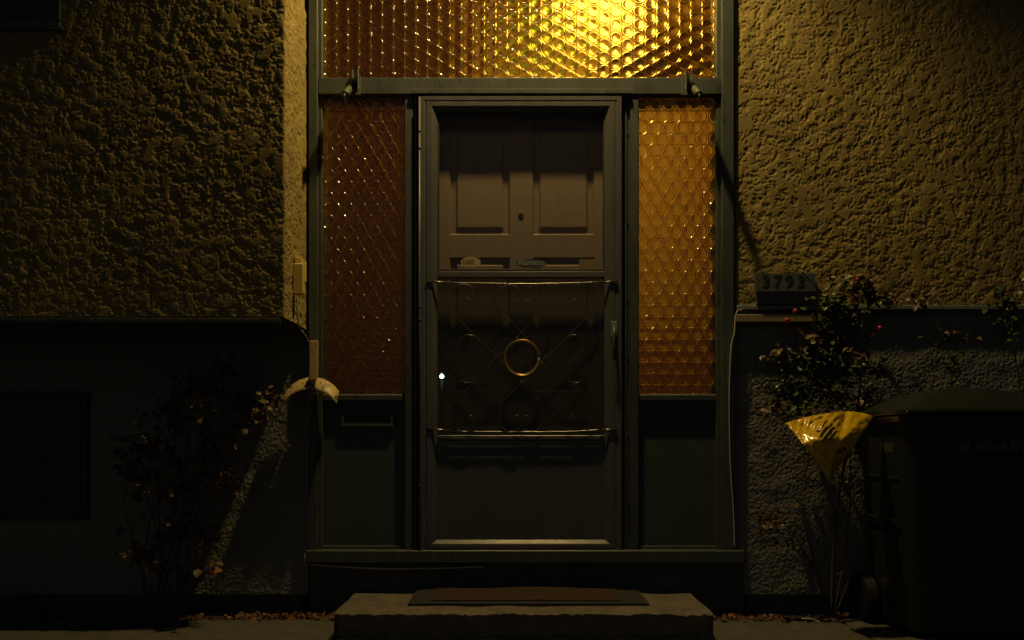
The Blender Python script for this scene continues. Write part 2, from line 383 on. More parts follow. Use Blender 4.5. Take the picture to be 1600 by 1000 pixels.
# ------------------------------------------------------------------ foyer pendant lamp
pl = P(958, -8, 1.15)
pend = thing('pendant_lamp', 'glowing yellow pendant lamp with added side globes behind the amber transom glass', 'lamp', (pl.x, pl.y, pl.z - 0.2))
M_pend = emit('pendant_glow', (1.0, 0.74, 0.30), 19.0)
for (ox_, oy_, oz_, r_) in ((0, 0, 0, .165), (-.22, .10, .07, .11), (.10, .28, -.06, .09)):  # smaller side globes added to make the bright spot irregular
    bm = bmesh.new(); bmesh.ops.create_icosphere(bm, subdivisions=2, radius=r_, matrix=Matrix.Translation(pl + Vector((ox_, oy_, oz_)))); from_bm('globe', bm, M_pend, pend, True)
    if ox_: tube('branch_arm', [pl + Vector((0, 0, .30)), pl + Vector((ox_ * .6, oy_ * .6, .34)), pl + Vector((ox_, oy_, oz_ + r_ * .9))], .007, M_black, pend)
tube('cord', [pl + Vector((0, 0, .16)), (pl.x, pl.y, 4.3)], 0.006, M_black, pend, sub=1)
bm = bmesh.new(); bmesh.ops.create_cone(bm, cap_ends=False, segments=24, radius1=0.24, radius2=0.21, depth=0.16, matrix=Matrix.Translation(pl + Vector((-0.46, 0.35, -0.10))))  # green cone added only to give the transom lime glints
cs = from_bm('green_tint_cone', bm, M_igreen, pend, True)
# dark stair stringer crossing behind the right of the transom
a, b = P(945, 150, 0.75), P(1130, 40, 0.75)
bm = bmesh.new()
v = [bm.verts.new(c) for c in ((a.x, .7, a.z - .10), (b.x + .2, .7, b.z - .14), (b.x + .2, .7, b.z + .18), (a.x, .7, a.z + .13))]
f = bm.faces.new(v); e = bmesh.ops.extrude_face_region(bm, geom=[f]); bmesh.ops.translate(bm, verts=[x for x in e['geom'] if isinstance(x, bmesh.types.BMVert)], vec=(0, .1, 0))
bmesh.ops.recalc_face_normals(bm, faces=bm.faces)
from_bm('stair_stringer', bm, M_iwood, house)

# ------------------------------------------------------------------ entrance frame
ef = thing('entrance_frame', 'dark green timber entrance frame with amber bullseye glass sidelights and transom', 'door frame', (0, 0, 0.24))
zt = 2.96
def post(px0, px1, yf, yb, py1=862, name='post', top=zt, m=M_frame):
    a_ = P(px0, py1, yf); b_ = P(px1, py1, yf)
    return box(name, a_.x, b_.x, yf, yb, a_.z, top, m, ef, 0.003)
post(482, 496, -0.045, 0.10); post(496.5, 503.5, -0.022, 0.09, name='glazing_bead')
post(1128, 1147, -0.045, 0.10); post(1119.5, 1127.5, -0.022, 0.09, name='glazing_bead')
ztb = P(800, 147, -0.04).z
post(632, 645, -0.032, 0.09, top=ztb, name='mullion'); post(985, 998, -0.032, 0.09, top=ztb, name='mullion')
pbox('transom_bar', 497, 1128, 121, 147, -0.040, 0.09, M_frame, ef, 0.003)
pbox('drip_cap', 643, 986, 138.5, 146, -0.052, -0.041, M_frame, ef, 0.002)
box('transom_head', XL, XR, -0.03, 0.1, 2.90, 2.96, M_frame, ef, 0.003)
for (p0, p1) in ((646, 652.2), (973.8, 984.5)):
    pbox('door_trim', p0, p1, 149, 866, -0.020, 0.08, M_frame, ef, 0.002)
pbox('trim_bead', 648, 650.2, 152, 864, -0.030, -0.0205, M_storm, ef, 0.001)
pbox('trim_bead', 977, 979.5, 152, 864, -0.028, -0.0205, M_frame, ef, 0.001)
for py in (210, 350, 470, 560, 680, 790):
    for pxx in (647, 981.5):
        c = P(pxx, py, -0.0225); bm = bmesh.new()
        bmesh.ops.create_icosphere(bm, subdivisions=1, radius=0.0035, matrix=Matrix.Translation(c)); from_bm('screw', bm, M_black, ef)
for pxx in (672, 812, 948):
    c = P(pxx, 142, -0.053); bm = bmesh.new(); bmesh.ops.create_icosphere(bm, subdivisions=1, radius=0.003, matrix=Matrix.Translation(c)); from_bm('screw', bm, M_black, ef)
for (p0, p1) in ((503.5, 632), (998, 1120)):
    pbox('sidelight_sill', p0, p1, 615.5, 627, -0.022, 0.08, M_frame, ef, 0.006)
    pbox('sidelight_panel', p0, p1, 626, 858, 0.008, 0.06, M_panel, ef, 0)
    pbox('panel_bead', p0, p1, 853, 859, -0.010, 0.008, M_frame, ef, 0.002)
    pbox('glazing_bead', p0, p1, 147, 151.5, -0.012, 0.03, M_frame, ef, 0.002)
pbox('bottom_sill', 478, 1164, 860, 880, -0.060, 0.15, M_frame, ef, 0.004)
# mail slot
ms = pbox('mail_slot', 529, 617, 642, 669, -0.004, 0.008, M_panel, ef, 0.004)
pbox('slot_flap', 538, 609, 649, 662, -0.0055, -0.0035, M_black, ms, 0.001)
for (q0, q1, q2, q3) in ((533, 613, 644.5, 648.5), (533, 613, 662.5, 666.5), (533, 537.5, 648.5, 662.5), (609.5, 613.5, 648.5, 662.5)):
    pbox('slot_rim', q0, q1, q2, q3, -0.010, -0.0035, M_panel, ms, 0.0015)

# bullseye glass panes: every roundel is relief in the pressed sheet
def bullseye(name, x0, x1, z0, z1, y, vertical, ox=0.0, oz=0.0):
    p = 0.0587; Rr = p * 0.480; rh = p * math.sqrt(3) / 2; n = 24
    prof_ = [(.25, 1), (.45, 1), (.62, 1), (.72, 1), (.78, 1), (.83, 1), (.87, 1), (.91, 1), (.95, 1), (.985, 1), (1.02, 1)]
    ang = np.arange(n) * 2 * np.pi / n
    # hexagon radius per direction (cells tile the sheet without gaps)
    hexr = (p / 2 + 1e-7) / np.cos(np.mod(ang + np.pi / 6, np.pi / 3) - np.pi / 6)
    W, H_ = (x1 - x0, z1 - z0) if not vertical else (z1 - z0, x1 - x0)
    verts, faces = [], []; rr_ = random.Random(len(name) + int(1000 * x0))
    for row in range(-1, int(H_ / rh) + 3):
        for c in range(-1, int(W / p) + 3):
            cu = c * p + (p / 2 if row % 2 else 0) - (ox if not vertical else oz); cv = row * rh - (oz if not vertical else ox)
            if cu < -p * .6 or cu > W + p * .6 or cv < -p * .6 or cv > H_ + p * .6: continue
            dm_ = 0.0034 * rr_.uniform(.9, 1.08); rm_ = 0.0025 * rr_.uniform(.96, 1.04); tx, tz = rr_.gauss(0, .02), rr_.gauss(0, .02); b0 = len(verts)
            def put(du, dv, h):
                U, V = cu + du, cv + dv
                X, Z = (x0 + U, z1 - V) if not vertical else (x0 + V, z1 - U)
                verts.append((min(max(X, x0), x1), y - h, min(max(Z, z0), z1)))
            put(0, 0, dm_)
            for (q, _k) in prof_:
                hd = dm_ * (1 - (q / .88) ** 2) if q < .88 else 0
                h = hd + rm_ * math.exp(-((q - .91) / .075) ** 2)
                for a_ in ang:
                    du, dv = q * Rr * math.cos(a_), q * Rr * math.sin(a_); put(du, dv, h + (du * tx + dv * tz) * max(0, 1 - (q / .9) ** 2))
            for a_, hr in zip(ang, hexr): put(hr * math.cos(a_), hr * math.sin(a_), 0.0)
            fl = [(b0, b0 + 1 + (k + 1) % n, b0 + 1 + k) for k in range(n)]
            for j in range(len(prof_)):
                r0_, r1_ = b0 + 1 + j * n, b0 + 1 + (j + 1) * n
                fl += [(r0_ + k, r0_ + (k + 1) % n, r1_ + (k + 1) % n, r1_ + k) for k in range(n)]
            faces += fl
    off = root_loc(ef); me = bpy.data.meshes.new(name)
    me.from_pydata([(v[0] - off.x, v[1] - off.y, v[2] - off.z) for v in verts], [], faces); me.update()
    bm = bmesh.new(); bm.from_mesh(me); bmesh.ops.remove_doubles(bm, verts=bm.verts, dist=1e-5)
    bmesh.ops.dissolve_degenerate(bm, edges=bm.edges, dist=1e-6); bmesh.ops.recalc_face_normals(bm, faces=bm.faces)
    f0 = max(bm.faces, key=lambda f: f.calc_area())
    if sum(f.normal.y * f.calc_area() for f in bm.faces) > 0: bmesh.ops.reverse_faces(bm, faces=bm.faces)
    bm.to_mesh(me); bm.free()
    o = link(name, me, M_amber, ef, True)
    mesh('pane_back', [(x0, y + .004, z0), (x1, y + .004, z0), (x1, y + .004, z1), (x0, y + .004, z1)], [(3, 2, 1, 0)], M_amber, o)
    return o
yg = -0.004
A = P(503, 616.5, yg); B = P(632.5, 149, yg); bullseye('bullseye_pane', A.x, B.x, A.z, B.z, yg, False, 0.004, 0.004)
A = P(997.5, 616.5, yg); B = P(1120.5, 149, yg); bullseye('bullseye_pane', A.x, B.x, A.z, B.z, yg, False, 0.012, 0.008)
A = P(503, 122, yg); B = P(1120.5, 0, yg); bullseye('bullseye_pane', A.x, B.x, A.z, 2.91, yg, True, 0.01, 0.015)

# ------------------------------------------------------------------ storm door
sdz = P(800, 867, -0.05)
st = thing('storm_door', 'brown aluminium storm door with scrolled iron grille and two glass lights', 'door', (0, -0.03, sdz.z))
YF = -0.050
prof = [(0, 0.0), (0.0, YF + .006), (0.05, YF), (0.30, YF), (0.34, YF + .003), (0.40, YF + .003), (0.44, YF), (0.70, YF), (0.74, YF + .002), (0.985, YF + .0165), (1.0, YF + .019), (1.0, 0.0)]
O = [(653.5, 867), (972.5, 867), (972.5, 149), (653.5, 149)]; I = [(683, 843), (945, 843), (945, 172), (683, 172)]
for k, nm in enumerate(('bottom_rail', 'stile', 'top_rail', 'stile')):
    k2 = (k + 1) % 4; vs = []; fs = []
    for (t_, y_) in prof:
        for kk in (k, k2):
            px = O[kk][0] * (1 - t_) + I[kk][0] * t_; py = O[kk][1] * (1 - t_) + I[kk][1] * t_
            c = P(px, py, YF); 
            cx = c.copy(); cx.y = y_
            inw = 0.0006
            cx.x += inw * (1 if kk == k and nm in ('bottom_rail',) else 0)
            vs.append(cx)
    n_ = len(prof)
    for i in range(n_ - 1): fs.append((2 * i, 2 * i + 1, 2 * i + 3, 2 * i + 2))
    o = mesh(nm, vs, fs, M_storm, st)
    bm = bmesh.new(); bm.from_mesh(o.data); bmesh.ops.recalc_face_normals(bm, faces=bm.faces); bm.to_mesh(o.data); bm.free()
pbox('glazing_seal', 683, 686, 173, 425, -0.030, -0.01, M_seal, st, 0); pbox('glazing_seal', 942.5, 945, 173, 425, -0.030, -0.01, M_seal, st, 0)
pbox('glazing_seal', 683, 945, 172, 175, -0.030, -0.01, M_storm, st, 0.001)
pbox('mid_rail', 684, 945, 424, 433, -0.034, -0.005, M_storm, st, 0.002)
pbox('mid_rail_bead', 684, 945, 420.5, 424, -0.028, -0.008, M_seal, st, 0.001)
pbox('lower_rail', 684, 945, 680, 687, -0.0455, -0.005, M_storm, st, 0.003)
pbox('lower_rail', 684, 945, 687.5, 700, -0.041, -0.005, M_storm, st, 0.004)
pbox('kick_panel', 683, 945.5, 699, 845, -0.0350, -0.006, M_kick, st, 0)
pbox('glass_pane', 684, 944.5, 172, 426, -0.019, -0.016, M_clear, st, 0)
pbox('glass_pane', 684, 944.5, 430, 682, -0.019, -0.016, M_dirty, st, 0)
# hinge tube and latch
tube('hinge_tube', [P(655.5, 152, -0.056), P(655.5, 864, -0.056)], 0.0045, M_storm, st, n=8, sub=1)
for py in (205, 232, 480, 500, 760, 785):
    c = P(655.5, py, -0.056); tube('hinge_knuckle', [c + Vector((0, 0, .006)), c - Vector((0, 0, .006))], 0.0055, M_black, st, n=8, sub=1)
pbox('latch_plate', 955, 965, 502, 526, -0.058, -0.049, M_grey, st, 0.002)
hd = tube('handle', [P(960, 512, -0.060), P(959.5, 520, -0.085), P(959, 545, -0.088), P(959.5, 562, -0.075)], [0.008, 0.007, 0.006, 0.005], M_storm, st, n=8)
bm = bmesh.new(); bmesh.ops.create_cone(bm, cap_ends=True, segments=14, radius1=.006, radius2=.006, depth=.006, matrix=Matrix.Translation(P(961, 518, -0.061)) @ Matrix.Rotation(R(90), 4, 'X'))
from_bm('lock_button', bm, M_black, st)
# grille
YG = -0.0555
def Z_(x, y): return P(640 + x / 3.3333, 400 + y / 3.3333, YG)
gr = tube('grille', [P(700, 441.5, YG), P(760, 442.5, YG), P(820, 443.5, YG), P(880, 442.5, YG), P(938, 440.5, YG)], 0.0028, M_iron, st)
tube('grille_rod', [P(702, 673.5, YG), P(760, 674.5, YG), P(830, 674.8, YG), P(900, 674, YG), P(938, 671, YG)], 0.0028, M_iron, gr)
for (x0, y0, x1, y1) in ((665.5, 439.5, 701, 441.5), (937, 440.8, 966, 439.5), (667, 669.5, 703, 673), (937, 671.5, 965, 671)):
    a_, b_ = P(x0, y0, YG + .004), P(x1, y1, YG)
    tube('end_bar', [a_, b_], 0.0042, M_iron, gr, sub=1)
for (px, py) in ((669, 441), (962, 441), (671, 671), (961, 672)):
    c = P(px, py + 3, -0.06); box('standoff', c.x - .006, c.x + .006, YG + .002, YF + .001, c.z - .005, c.z + .005, M_black, gr, 0.002)
curves = [
 [(295, 218), (320, 228), (340, 200), (325, 163), (280, 147), (225, 165), (197, 215), (205, 260), (240, 310), (340, 415), (457, 527), (488, 556)],
 [(530, 222), (553, 236), (578, 212), (570, 172), (520, 150), (462, 178), (445, 235), (468, 290), (530, 345), (585, 398), (612, 436)],
 [(485, 500), (457, 527), (345, 645), (228, 765), (210, 830), (232, 888), (285, 915), (330, 897), (345, 862), (325, 832), (303, 838)],
 [(590, 652), (545, 700), (482, 768), (467, 830), (487, 893), (530, 915), (572, 897), (580, 862), (563, 830), (540, 838)],
 [(338, 470), (350, 450), (338, 420), (303, 410), (270, 430), (258, 465), (272, 492), (338, 566), (350, 608), (330, 648), (293, 660), (265, 640), (266, 612), (285, 599)],
]
for c in curves:
    for mir in (0, 1):
        pts = [Z_(1166 - x if mir else x, y) for (x, y) in c]
        for i, p_ in enumerate(pts): p_.y += 0.004 * (1 if mir else -1) + random.uniform(-.001, .001)
        tube('scroll', pts, 0.0018, M_iron, gr, sub=7)
for (x, y) in ((583, 397), (457, 527), (710, 527), (583, 657), (560, 430), (608, 430), (430, 550), (735, 550), (690, 557), (475, 557), (207, 137), (955, 137)):
    bm = bmesh.new(); bmesh.ops.create_icosphere(bm, subdivisions=2, radius=0.0042, matrix=Matrix.Translation(Z_(x, y) - Vector((0, .003, 0)))); from_bm('collar', bm, M_iron, gr, True)
rc = Z_(585, 531)
for (rr, dy, nm) in ((0.0762, -0.006, 'ring'), (0.0715, -0.002, 'ring')):
    pts = [rc + Vector((rr * math.cos(2 * math.pi * k / 48), dy, rr * 1.03 * math.sin(2 * math.pi * k / 48))) for k in range(49)]
    tube(nm, pts, 0.0032, M_brass, gr, sub=1, n=8)
# stickers on the glass
def disc(name, c, rx, rz, y0, m, parent, n=28):
    vs = []; 
    for yy in (y0, y0 + .0006):
        vs += [Vector((c.x + rx * math.cos(2 * math.pi * k / n), yy, c.z + rz * math.sin(2 * math.pi * k / n))) for k in range(n)]
    fs = [tuple(range(n)), tuple(range(2 * n - 1, n - 1, -1))] + [(k, k + n, (k + 1) % n + n, (k + 1) % n) for k in range(n)]
    return mesh(name, vs, fs, m, parent)
def text(name, body, c, size, m, parent, ext=0.0004, wscale=1.0, bold=0.0, shear=0.0, rot=0.0):
    cu = bpy.data.curves.new(name, 'FONT'); cu.body = body; cu.size = size; cu.align_x = 'CENTER'; cu.align_y = 'CENTER'
    cu.extrude = ext; cu.offset = bold; cu.shear = shear; cu.resolution_u = 3
    o = bpy.data.objects.new(name, cu); COL.objects.link(o)
    dg = bpy.context.evaluated_depsgraph_get(); me = bpy.data.meshes.new_from_object(o.evaluated_get(dg))
    bpy.data.objects.remove(o); bpy.data.curves.remove(cu)
    off = root_loc(parent)
    mx = Matrix.Translation(Vector(c) - off) @ Matrix.Rotation(rot, 4, 'Y') @ Matrix.Rotation(R(90), 4, 'X') @ Matrix.Diagonal((wscale, 1, 1, 1))
    me.transform(mx); me.name = name; me.materials.clear()
    return link(name, me, m, parent)
M_oval = mat('oval_sticker_cream', (0.40, 0.32, 0.16), 0.6, var=0.1)
M_ovalb = mat('alarm_sticker_dark_blue', (0.05, 0.065, 0.075), 0.5, var=0.1)
M_alt = mat('alarm_sticker_letters', (0.28, 0.30, 0.30), 0.5, var=0.05)
s1 = disc('oval_sticker', P(735.5, 409.5, -0.0205), 0.0445, 0.0235, -0.0205, M_oval, st)
text('lettering', '1000', P(731, 409, -0.0212), 0.027, mat('sticker_brown', (0.16, 0.10, 0.05), 0.6), s1)
s2 = disc('alarm_sticker', P(830, 412, -0.0205), 0.068, 0.020, -0.0205, M_ovalb, st)
text('lettering', 'Alarmco', P(830, 410.5, -0.0212), 0.034, M_alt, s2, bold=0.0006)
pbox('square_sticker', 905, 944, 405, 421, -0.0208, -0.0202, mat('brown_paper_sticker', (0.17, 0.125, 0.085), 0.7), st, 0)

# ------------------------------------------------------------------ inner door
YD = 0.034
idr = thing('inner_door', 'brown six panel front door seen through the storm door glass', 'door', (0, YD, 0.25))
for (p0, p1) in ((655, 702), (797, 832), (929, 973)): pbox('stile', p0, p1, 150, 862, YD, YD + .04, M_brown, idr, 0)
rails = [(150, 193), (367, 402), (612, 655), (825, 862)]
cols = [(702, 797), (832, 929)]
for (q0, q1) in rails:
    for (p0, p1) in cols: pbox('rail', p0, p1, q0, q1, YD, YD + .04, M_brown, idr, 0)
for i in range(3):
    for (p0, p1) in cols:
        q0, q1 = rails[i][1], rails[i + 1][0]; vs = []; fs = []
        for (ins, yy) in ((0, YD), (3, YD + .013), (10, YD + .012), (13, YD + .003)):
            for (px, py) in ((p0 + ins, q1 - ins), (p1 - ins, q1 - ins), (p1 - ins, q0 + ins), (p0 + ins, q0 + ins)):
                c = P(px, py, YD); c.y = yy; vs.append(c)
        for k in range(3):
            for j in range(4): fs.append((4 * k + j, 4 * k + (j + 1) % 4, 4 * k + 4 + (j + 1) % 4, 4 * k + 4 + j))
        fs.append((12, 13, 14, 15)); mesh('panel', vs, fs, M_brown, idr)
bm = bmesh.new(); bmesh.ops.create_cone(bm, cap_ends=True, segments=16, radius1=.0135, radius2=.0115, depth=.005, matrix=Matrix.Translation(P(814, 337, YD - .001)) @ Matrix.Rotation(R(90), 4, 'X'))
ph = from_bm('peephole', bm, M_black, idr)
bm = bmesh.new(); bmesh.ops.create_icosphere(bm, subdivisions=2, radius=.005, matrix=Matrix.Translation(P(814, 336, YD - .002))); from_bm('lens', bm, mat('peephole_lens', (.05, .05, .05), .05, spec=1.0), ph, True)

# ------------------------------------------------------------------ windows and hatch on the left
uw = thing('upper_window', 'dark window at the top left corner of the stucco wall', 'window', P(40, 40, YP))
pbox('frame', -90, 93, 33, 42, YP - .012, YP + .04, M_frame, uw, 0.002)
pbox('frame', 88.5, 93.5, -200, 32.5, YP - .013, YP + .04, M_frame, uw, 0.002)
pbox('sill', -90, 98, 42.5, 46, YP - .016, YP + .03, M_frame, uw, 0.003)
pbox('pane', -90, 88, -200, 33, YP - .010, YP - .004, mat('night_window_glass', (.004, .005, .005), .08, spec=.5), uw, 0)
ch = thing('cellar_hatch', 'framed dark access hatch low in the pebbledash wall at far left', 'hatch', P(30, 810, 0))
for (q0, q1, r0, r1) in ((-120, 136, 612, 620), (-120, 136, 804, 812), (127, 136, 620.5, 803.5)): pbox('frame', q0, q1, r0, r1, -0.024, 0.01, M_found, ch, 0.003)
pbox('door_leaf', -120, 126.5, 620.5, 803.5, -0.012, 0.005, M_found, ch, 0)
pbox('divider', 65, 69, 655, 803, -0.016, -0.011, M_found, ch, 0.001)
pt = pbox('plate', 60, 117, 625, 653, -0.015, -0.011, M_panel, ch, 0.001)
for k in range(4): pbox('mark', 70 + k * 10, 76 + k * 10, 635, 643, -0.0165, -0.0145, M_black, pt, 0)

# ------------------------------------------------------------------ fittings
db = thing('doorbell', 'yellowed plastic doorbell box on the lit return wall', 'doorbell', (-0.905, -0.2, 1.5))
x0 = XL + 0.001
def zz(py, y): return P(800, py, y).z
box('base', x0, x0 + .030, -0.235, -0.150, zz(440, -.19), zz(405, -.19), M_plast, db, 0.004)
box('cover', x0, x0 + .044, -0.262, -0.238, zz(460, -.25), zz(412, -.25), M_plast, db, 0.004)
bm = bmesh.new(); bmesh.ops.create_icosphere(bm, subdivisions=2, radius=.006, matrix=Matrix.Translation((x0 + .016, -0.142, zz(433, -.14)))); from_bm('indicator_light', bm, emit('doorbell_led', (1, .12, .03), .5), db, True)

hh = thing('hose_hanger', 'chipped cream metal hose hanger with two arched wings on the frame post', 'hose hanger', P(490, 610, -0.05))
pbox('back_plate', 483, 497, 532, 594, -0.052, -0.0455, M_cream, hh, 0.003)
def wing(a0, a1):
    N, Mm = 14, 6; vs = []
    for j in range(Mm + 1):
        t_ = j / Mm; y = -0.056 - 0.058 * t_; dz = 0.016 * t_ + 0.042 * t_ * t_; rr = 0.137 + 0.002 * t_
        for i in range(N + 1):
            an = a0 + (a1 - a0) * i / N
            vs.append(Vector((-0.876 + rr * math.sin(an), y, 1.052 - 0.137 * (1 - math.cos(an)) - dz)))
    fs = [(j * (N + 1) + i, j * (N + 1) + i + 1, (j + 1) * (N + 1) + i + 1, (j + 1) * (N + 1) + i) for j in range(Mm) for i in range(N)]
    o = mesh('saddle_wing', vs, fs, M_cream, hh, True)
    md = o.modifiers.new('thickness', 'SOLIDIFY'); md.thickness = 0.002
    return o
wing(-0.99, -0.12); wing(0.15, 1.02)
box('arm', -0.893, -0.858, -0.112, -0.052, 0.99, 1.034, M_black, hh, 0.003)
box('stop_lip', -0.890, -0.861, -0.118, -0.1125, 0.95, 1.004, M_black, hh, 0.002)

def bracket(px, sgn, label):
    b_ = thing('awning_bracket', label, 'bracket', P(px, 135, -0.04), 'awning brackets on the transom bar')
    # angled side plate with pointed foot
    x_ = P(px, 135, -0.05).x
    z1, z0 = zz(118, -.05), zz(152, -.05)
    def plate(nm, xa, xb, ya, yb2, th=0.004):
        # four-corner plate running outward
        q = [(xa, ya, z1), (xb, yb2, z1 - .004), (xb, yb2, z0 - .008), (xa, ya, z0 + .022)]
        vs = [Vector(c) for c in q] + [Vector(c) + Vector((th * sgn, 0.002, 0)) for c in q]
        return mesh(nm, vs, [(0, 1, 2, 3), (7, 6, 5, 4), (0, 4, 5, 1), (1, 5, 6, 2), (2, 6, 7, 3), (3, 7, 4, 0)], M_steel, b_)
    plate('side_plate', x_ - 0.004 * sgn, x_ + 0.022 * sgn, -0.052, -0.135)
    plate('side_plate', x_ - 0.022 * sgn, x_ - 0.006 * sgn, -0.050, -0.115)
    box('base_plate', x_ - .026, x_ + .016, -0.0525, -0.0405, z0 + .01, z1 + .004, M_steel, b_, 0.001)
    tube('pivot_bolt', [(x_ - .036 * sgn, -0.085, z0 + .022), (x_ + .02 * sgn, -0.092, z0 + .022)], 0.006, M_steel, b_, sub=1, n=8)
    s_x = 1 if sgn < 0 else -1
    p0, p1, p2 = P(px + 4 * s_x, 133, -.05), P(px + 11 * s_x, 140, -.11), P(px + 18 * s_x, 147, -.172)
    tube('arm', [p0, p1, p2], [.017, .017, .016], M_steel, b_, n=8)  # arm added along the sight line, shaped to cast the diagonal wall shadow
    tube('hook', [p2, p2 + Vector((0, -.012, -.012)), p2 + Vector((0, 0, -.028)), p2 + Vector((0, .012, -.02))], .004, M_steel, b_)
bracket(557, 1, 'steel awning bracket on the transom bar above the darker left sidelight')
bracket(1074, -1, 'steel awning bracket on the transom bar above the glowing right sidelight')

hn = thing('house_number_sign', 'grey house number box reading 3793 standing on the right ledge', 'sign', P(1228, 472, -0.03))
ys = -0.070
a_, b_ = P(1181, 455, ys), P(1274, 427, ys); zb_ = ZR
pr = [(ys, a_.z), (ys, b_.z), (-0.012, b_.z + .004), (-0.012, zb_), (ys + .016, zb_)]
vs = [Vector((a_.x, y, z)) for y, z in pr] + [Vector((b_.x, y, z)) for y, z in pr]
vs[4].x += .012; vs[3].x += .012; vs[9].x -= .012; vs[8].x -= .012
n_ = 5; o = mesh('case', vs, [tuple(range(n_)), tuple(range(2 * n_ - 1, n_ - 1, -1))] + [(k, k + n_, (k + 1) % n_ + n_, (k + 1) % n_) for k in range(n_)], M_sign, hn)
bm = bmesh.new(); bm.from_mesh(o.data); bmesh.ops.recalc_face_normals(bm, faces=bm.faces); bm.to_mesh(o.data); bm.free()
for i, ch_ in enumerate('3793'):
    text('digit', ch_, P(1197 + i * 18.3, 441, ys - .001), 0.076, M_digit, hn, ext=0.0004, bold=0.0012)

sh = thing('wooden_shelf', 'tan painted board fixed under the right ledge', 'shelf', (1.15, -0.03, 1.3))
a_, b_ = P(1150, 503, -.05), P(1290, 491, -.05); box('board', a_.x + .004, b_.x, -0.050, -0.007, a_.z, b_.z, M_tan, sh, 0.003)
box('cleat', b_.x - .05, b_.x - .02, -0.04, -0.007, a_.z - .05, a_.z - .0005, M_tan, sh, 0.002)

def cable(label, pts, r=0.003): 
    o = tube('cable', pts, r, M_cable, None, origin=pts[0]); tag(o, label, 'cable', 'cables fixed to the house front'); return o
cable('pale cable running from the doorbell wall down the left post', [Vector((XL + .004, -0.2, ZL + .16)), Vector((XL + .004, -0.19, ZL + .02)), P(468, 512, -.12), P(479, 527, -.06), P(482.5, 550, -.03), P(481.5, 640, -.022), P(480.5, 760, -.022), P(482, 840, -.022), P(478, 860, -.03), P(476, 876, -.045), P(480, 884, -.03)], 0.0026)
cable('thin pale cable looping down beside the right frame post', [P(1160, 484, -.04), P(1152, 486, -.042), P(1148.5, 500, -.044), P(1147.5, 520, -.05), P(1142, 545, -.052), P(1139.5, 620, -.05), P(1141, 720, -.05), P(1146, 800, -.05), P(1148, 858, -.05)], 0.0026)
cable('white cable sagging below the door sill', [P(484, 882, -.05), P(540, 886, -.05), P(600, 888.5, -.05), P(680, 888, -.05), P(758, 885.5, -.05)], 0.0032)

# ------------------------------------------------------------------ step and mat
stp = thing('concrete_step', 'worn tan concrete doorstep in front of the door', 'step', (0.045, -0.23, 0))
nxs, nys = 260, 80
x0, x1, y0, y1, zt_ = -0.695, 0.786, -0.45, -0.014, 0.10
X, Y = np.meshgrid(np.linspace(x0, x1, nxs), np.linspace(y0, y1, nys))
n1 = fnoise(nys, nxs, 0.0057, 0.03); n2 = fnoise(nys, nxs, 0.0057, 0.25)
Zs = zt_ + 0.0012 * n2 - 0.003 * np.clip(n1 - 1.1, 0, 1.5)
chip = 0.004 * np.abs(fnoise(nys, nxs, 0.0057, 0.08)) ; ed = np.exp(-(Y - y0) / 0.012)
Zs = Zs - chip * ed * 0.6 - 0.003 * ed
grid_mesh('tread', np.stack([X, Y, Zs], -1), M_conc, stp)
nzf = 26
Xf, Zf = np.meshgrid(np.linspace(x0, x1, nxs), np.linspace(0, 1, nzf))
top = Zs[0][None, :]; Zf2 = -0.02 + (top + 0.02) * Zf
Yf = y0 + (0.022 + 0.0012 * fnoise(nzf, nxs, 0.0057, 0.05)) * np.minimum(1, (1 - Zf) * 4)
grid_mesh('riser', np.stack([Xf, Yf, Zf2], -1), M_conc, stp)
for xx, fl in ((x0, True), (x1, False)):
    Ys, Zl = np.meshgrid(np.linspace(y0, y1, nys), np.linspace(0, 1, 8)); tp = (Zs[:, 0] if fl else Zs[:, -1])[None, :]
    grid_mesh('side', np.stack([np.full(Ys.shape, xx), Ys, -0.02 + (tp + .02) * Zl], -1), M_conc, stp, flip=fl)

dm = thing('door_mat', 'curled rubber doormat with red brown pile on the step', 'doormat', (0.07, -0.17, 0.1))
def mat_z(X, Y, base):
    u = (X + 0.425) / 0.985; v = (Y + 0.315) / 0.29
    return base + 0.016 * np.clip(v, 0, 1.2) ** 2 * (np.sin(np.clip(u, 0, 1) * np.pi) ** 0.5) + 0.003 * np.sin(X * 13) * v
def mat_part(name, xa, xb, ya, yb, base, th, m, nz=0.0):
    nx_, ny_ = 160, 50; X, Y = np.meshgrid(np.linspace(xa, xb, nx_), np.linspace(ya, yb, ny_))
    Z = mat_z(X, Y, base) + nz * fnoise(ny_, nx_, 0.006, 0.02)
    V = np.stack([X, Y, Z], -1)
    Vb = V.copy(); Vb[..., 2] -= th
    o = grid_mesh(name, V, m, dm); 
    Vr = np.concatenate([Vb[:1], V[:1]], 0); grid_mesh(name + '_edge', Vr, m, o)
    Vr = np.stack([Vb[:, 0], V[:, 0]], 0); grid_mesh(name + '_edge', Vr, m, o, flip=True)
    Vr = np.stack([Vb[:, -1], V[:, -1]], 0); grid_mesh(name + '_edge', Vr, m, o)
    return o
mat_part('rubber_border', -0.425, 0.56, -0.315, -0.03, 0.110, 0.010, M_mat)
mat_part('pile', -0.335, 0.455, -0.268, -0.034, 0.115, 0.005, M_coir, 0.0008)

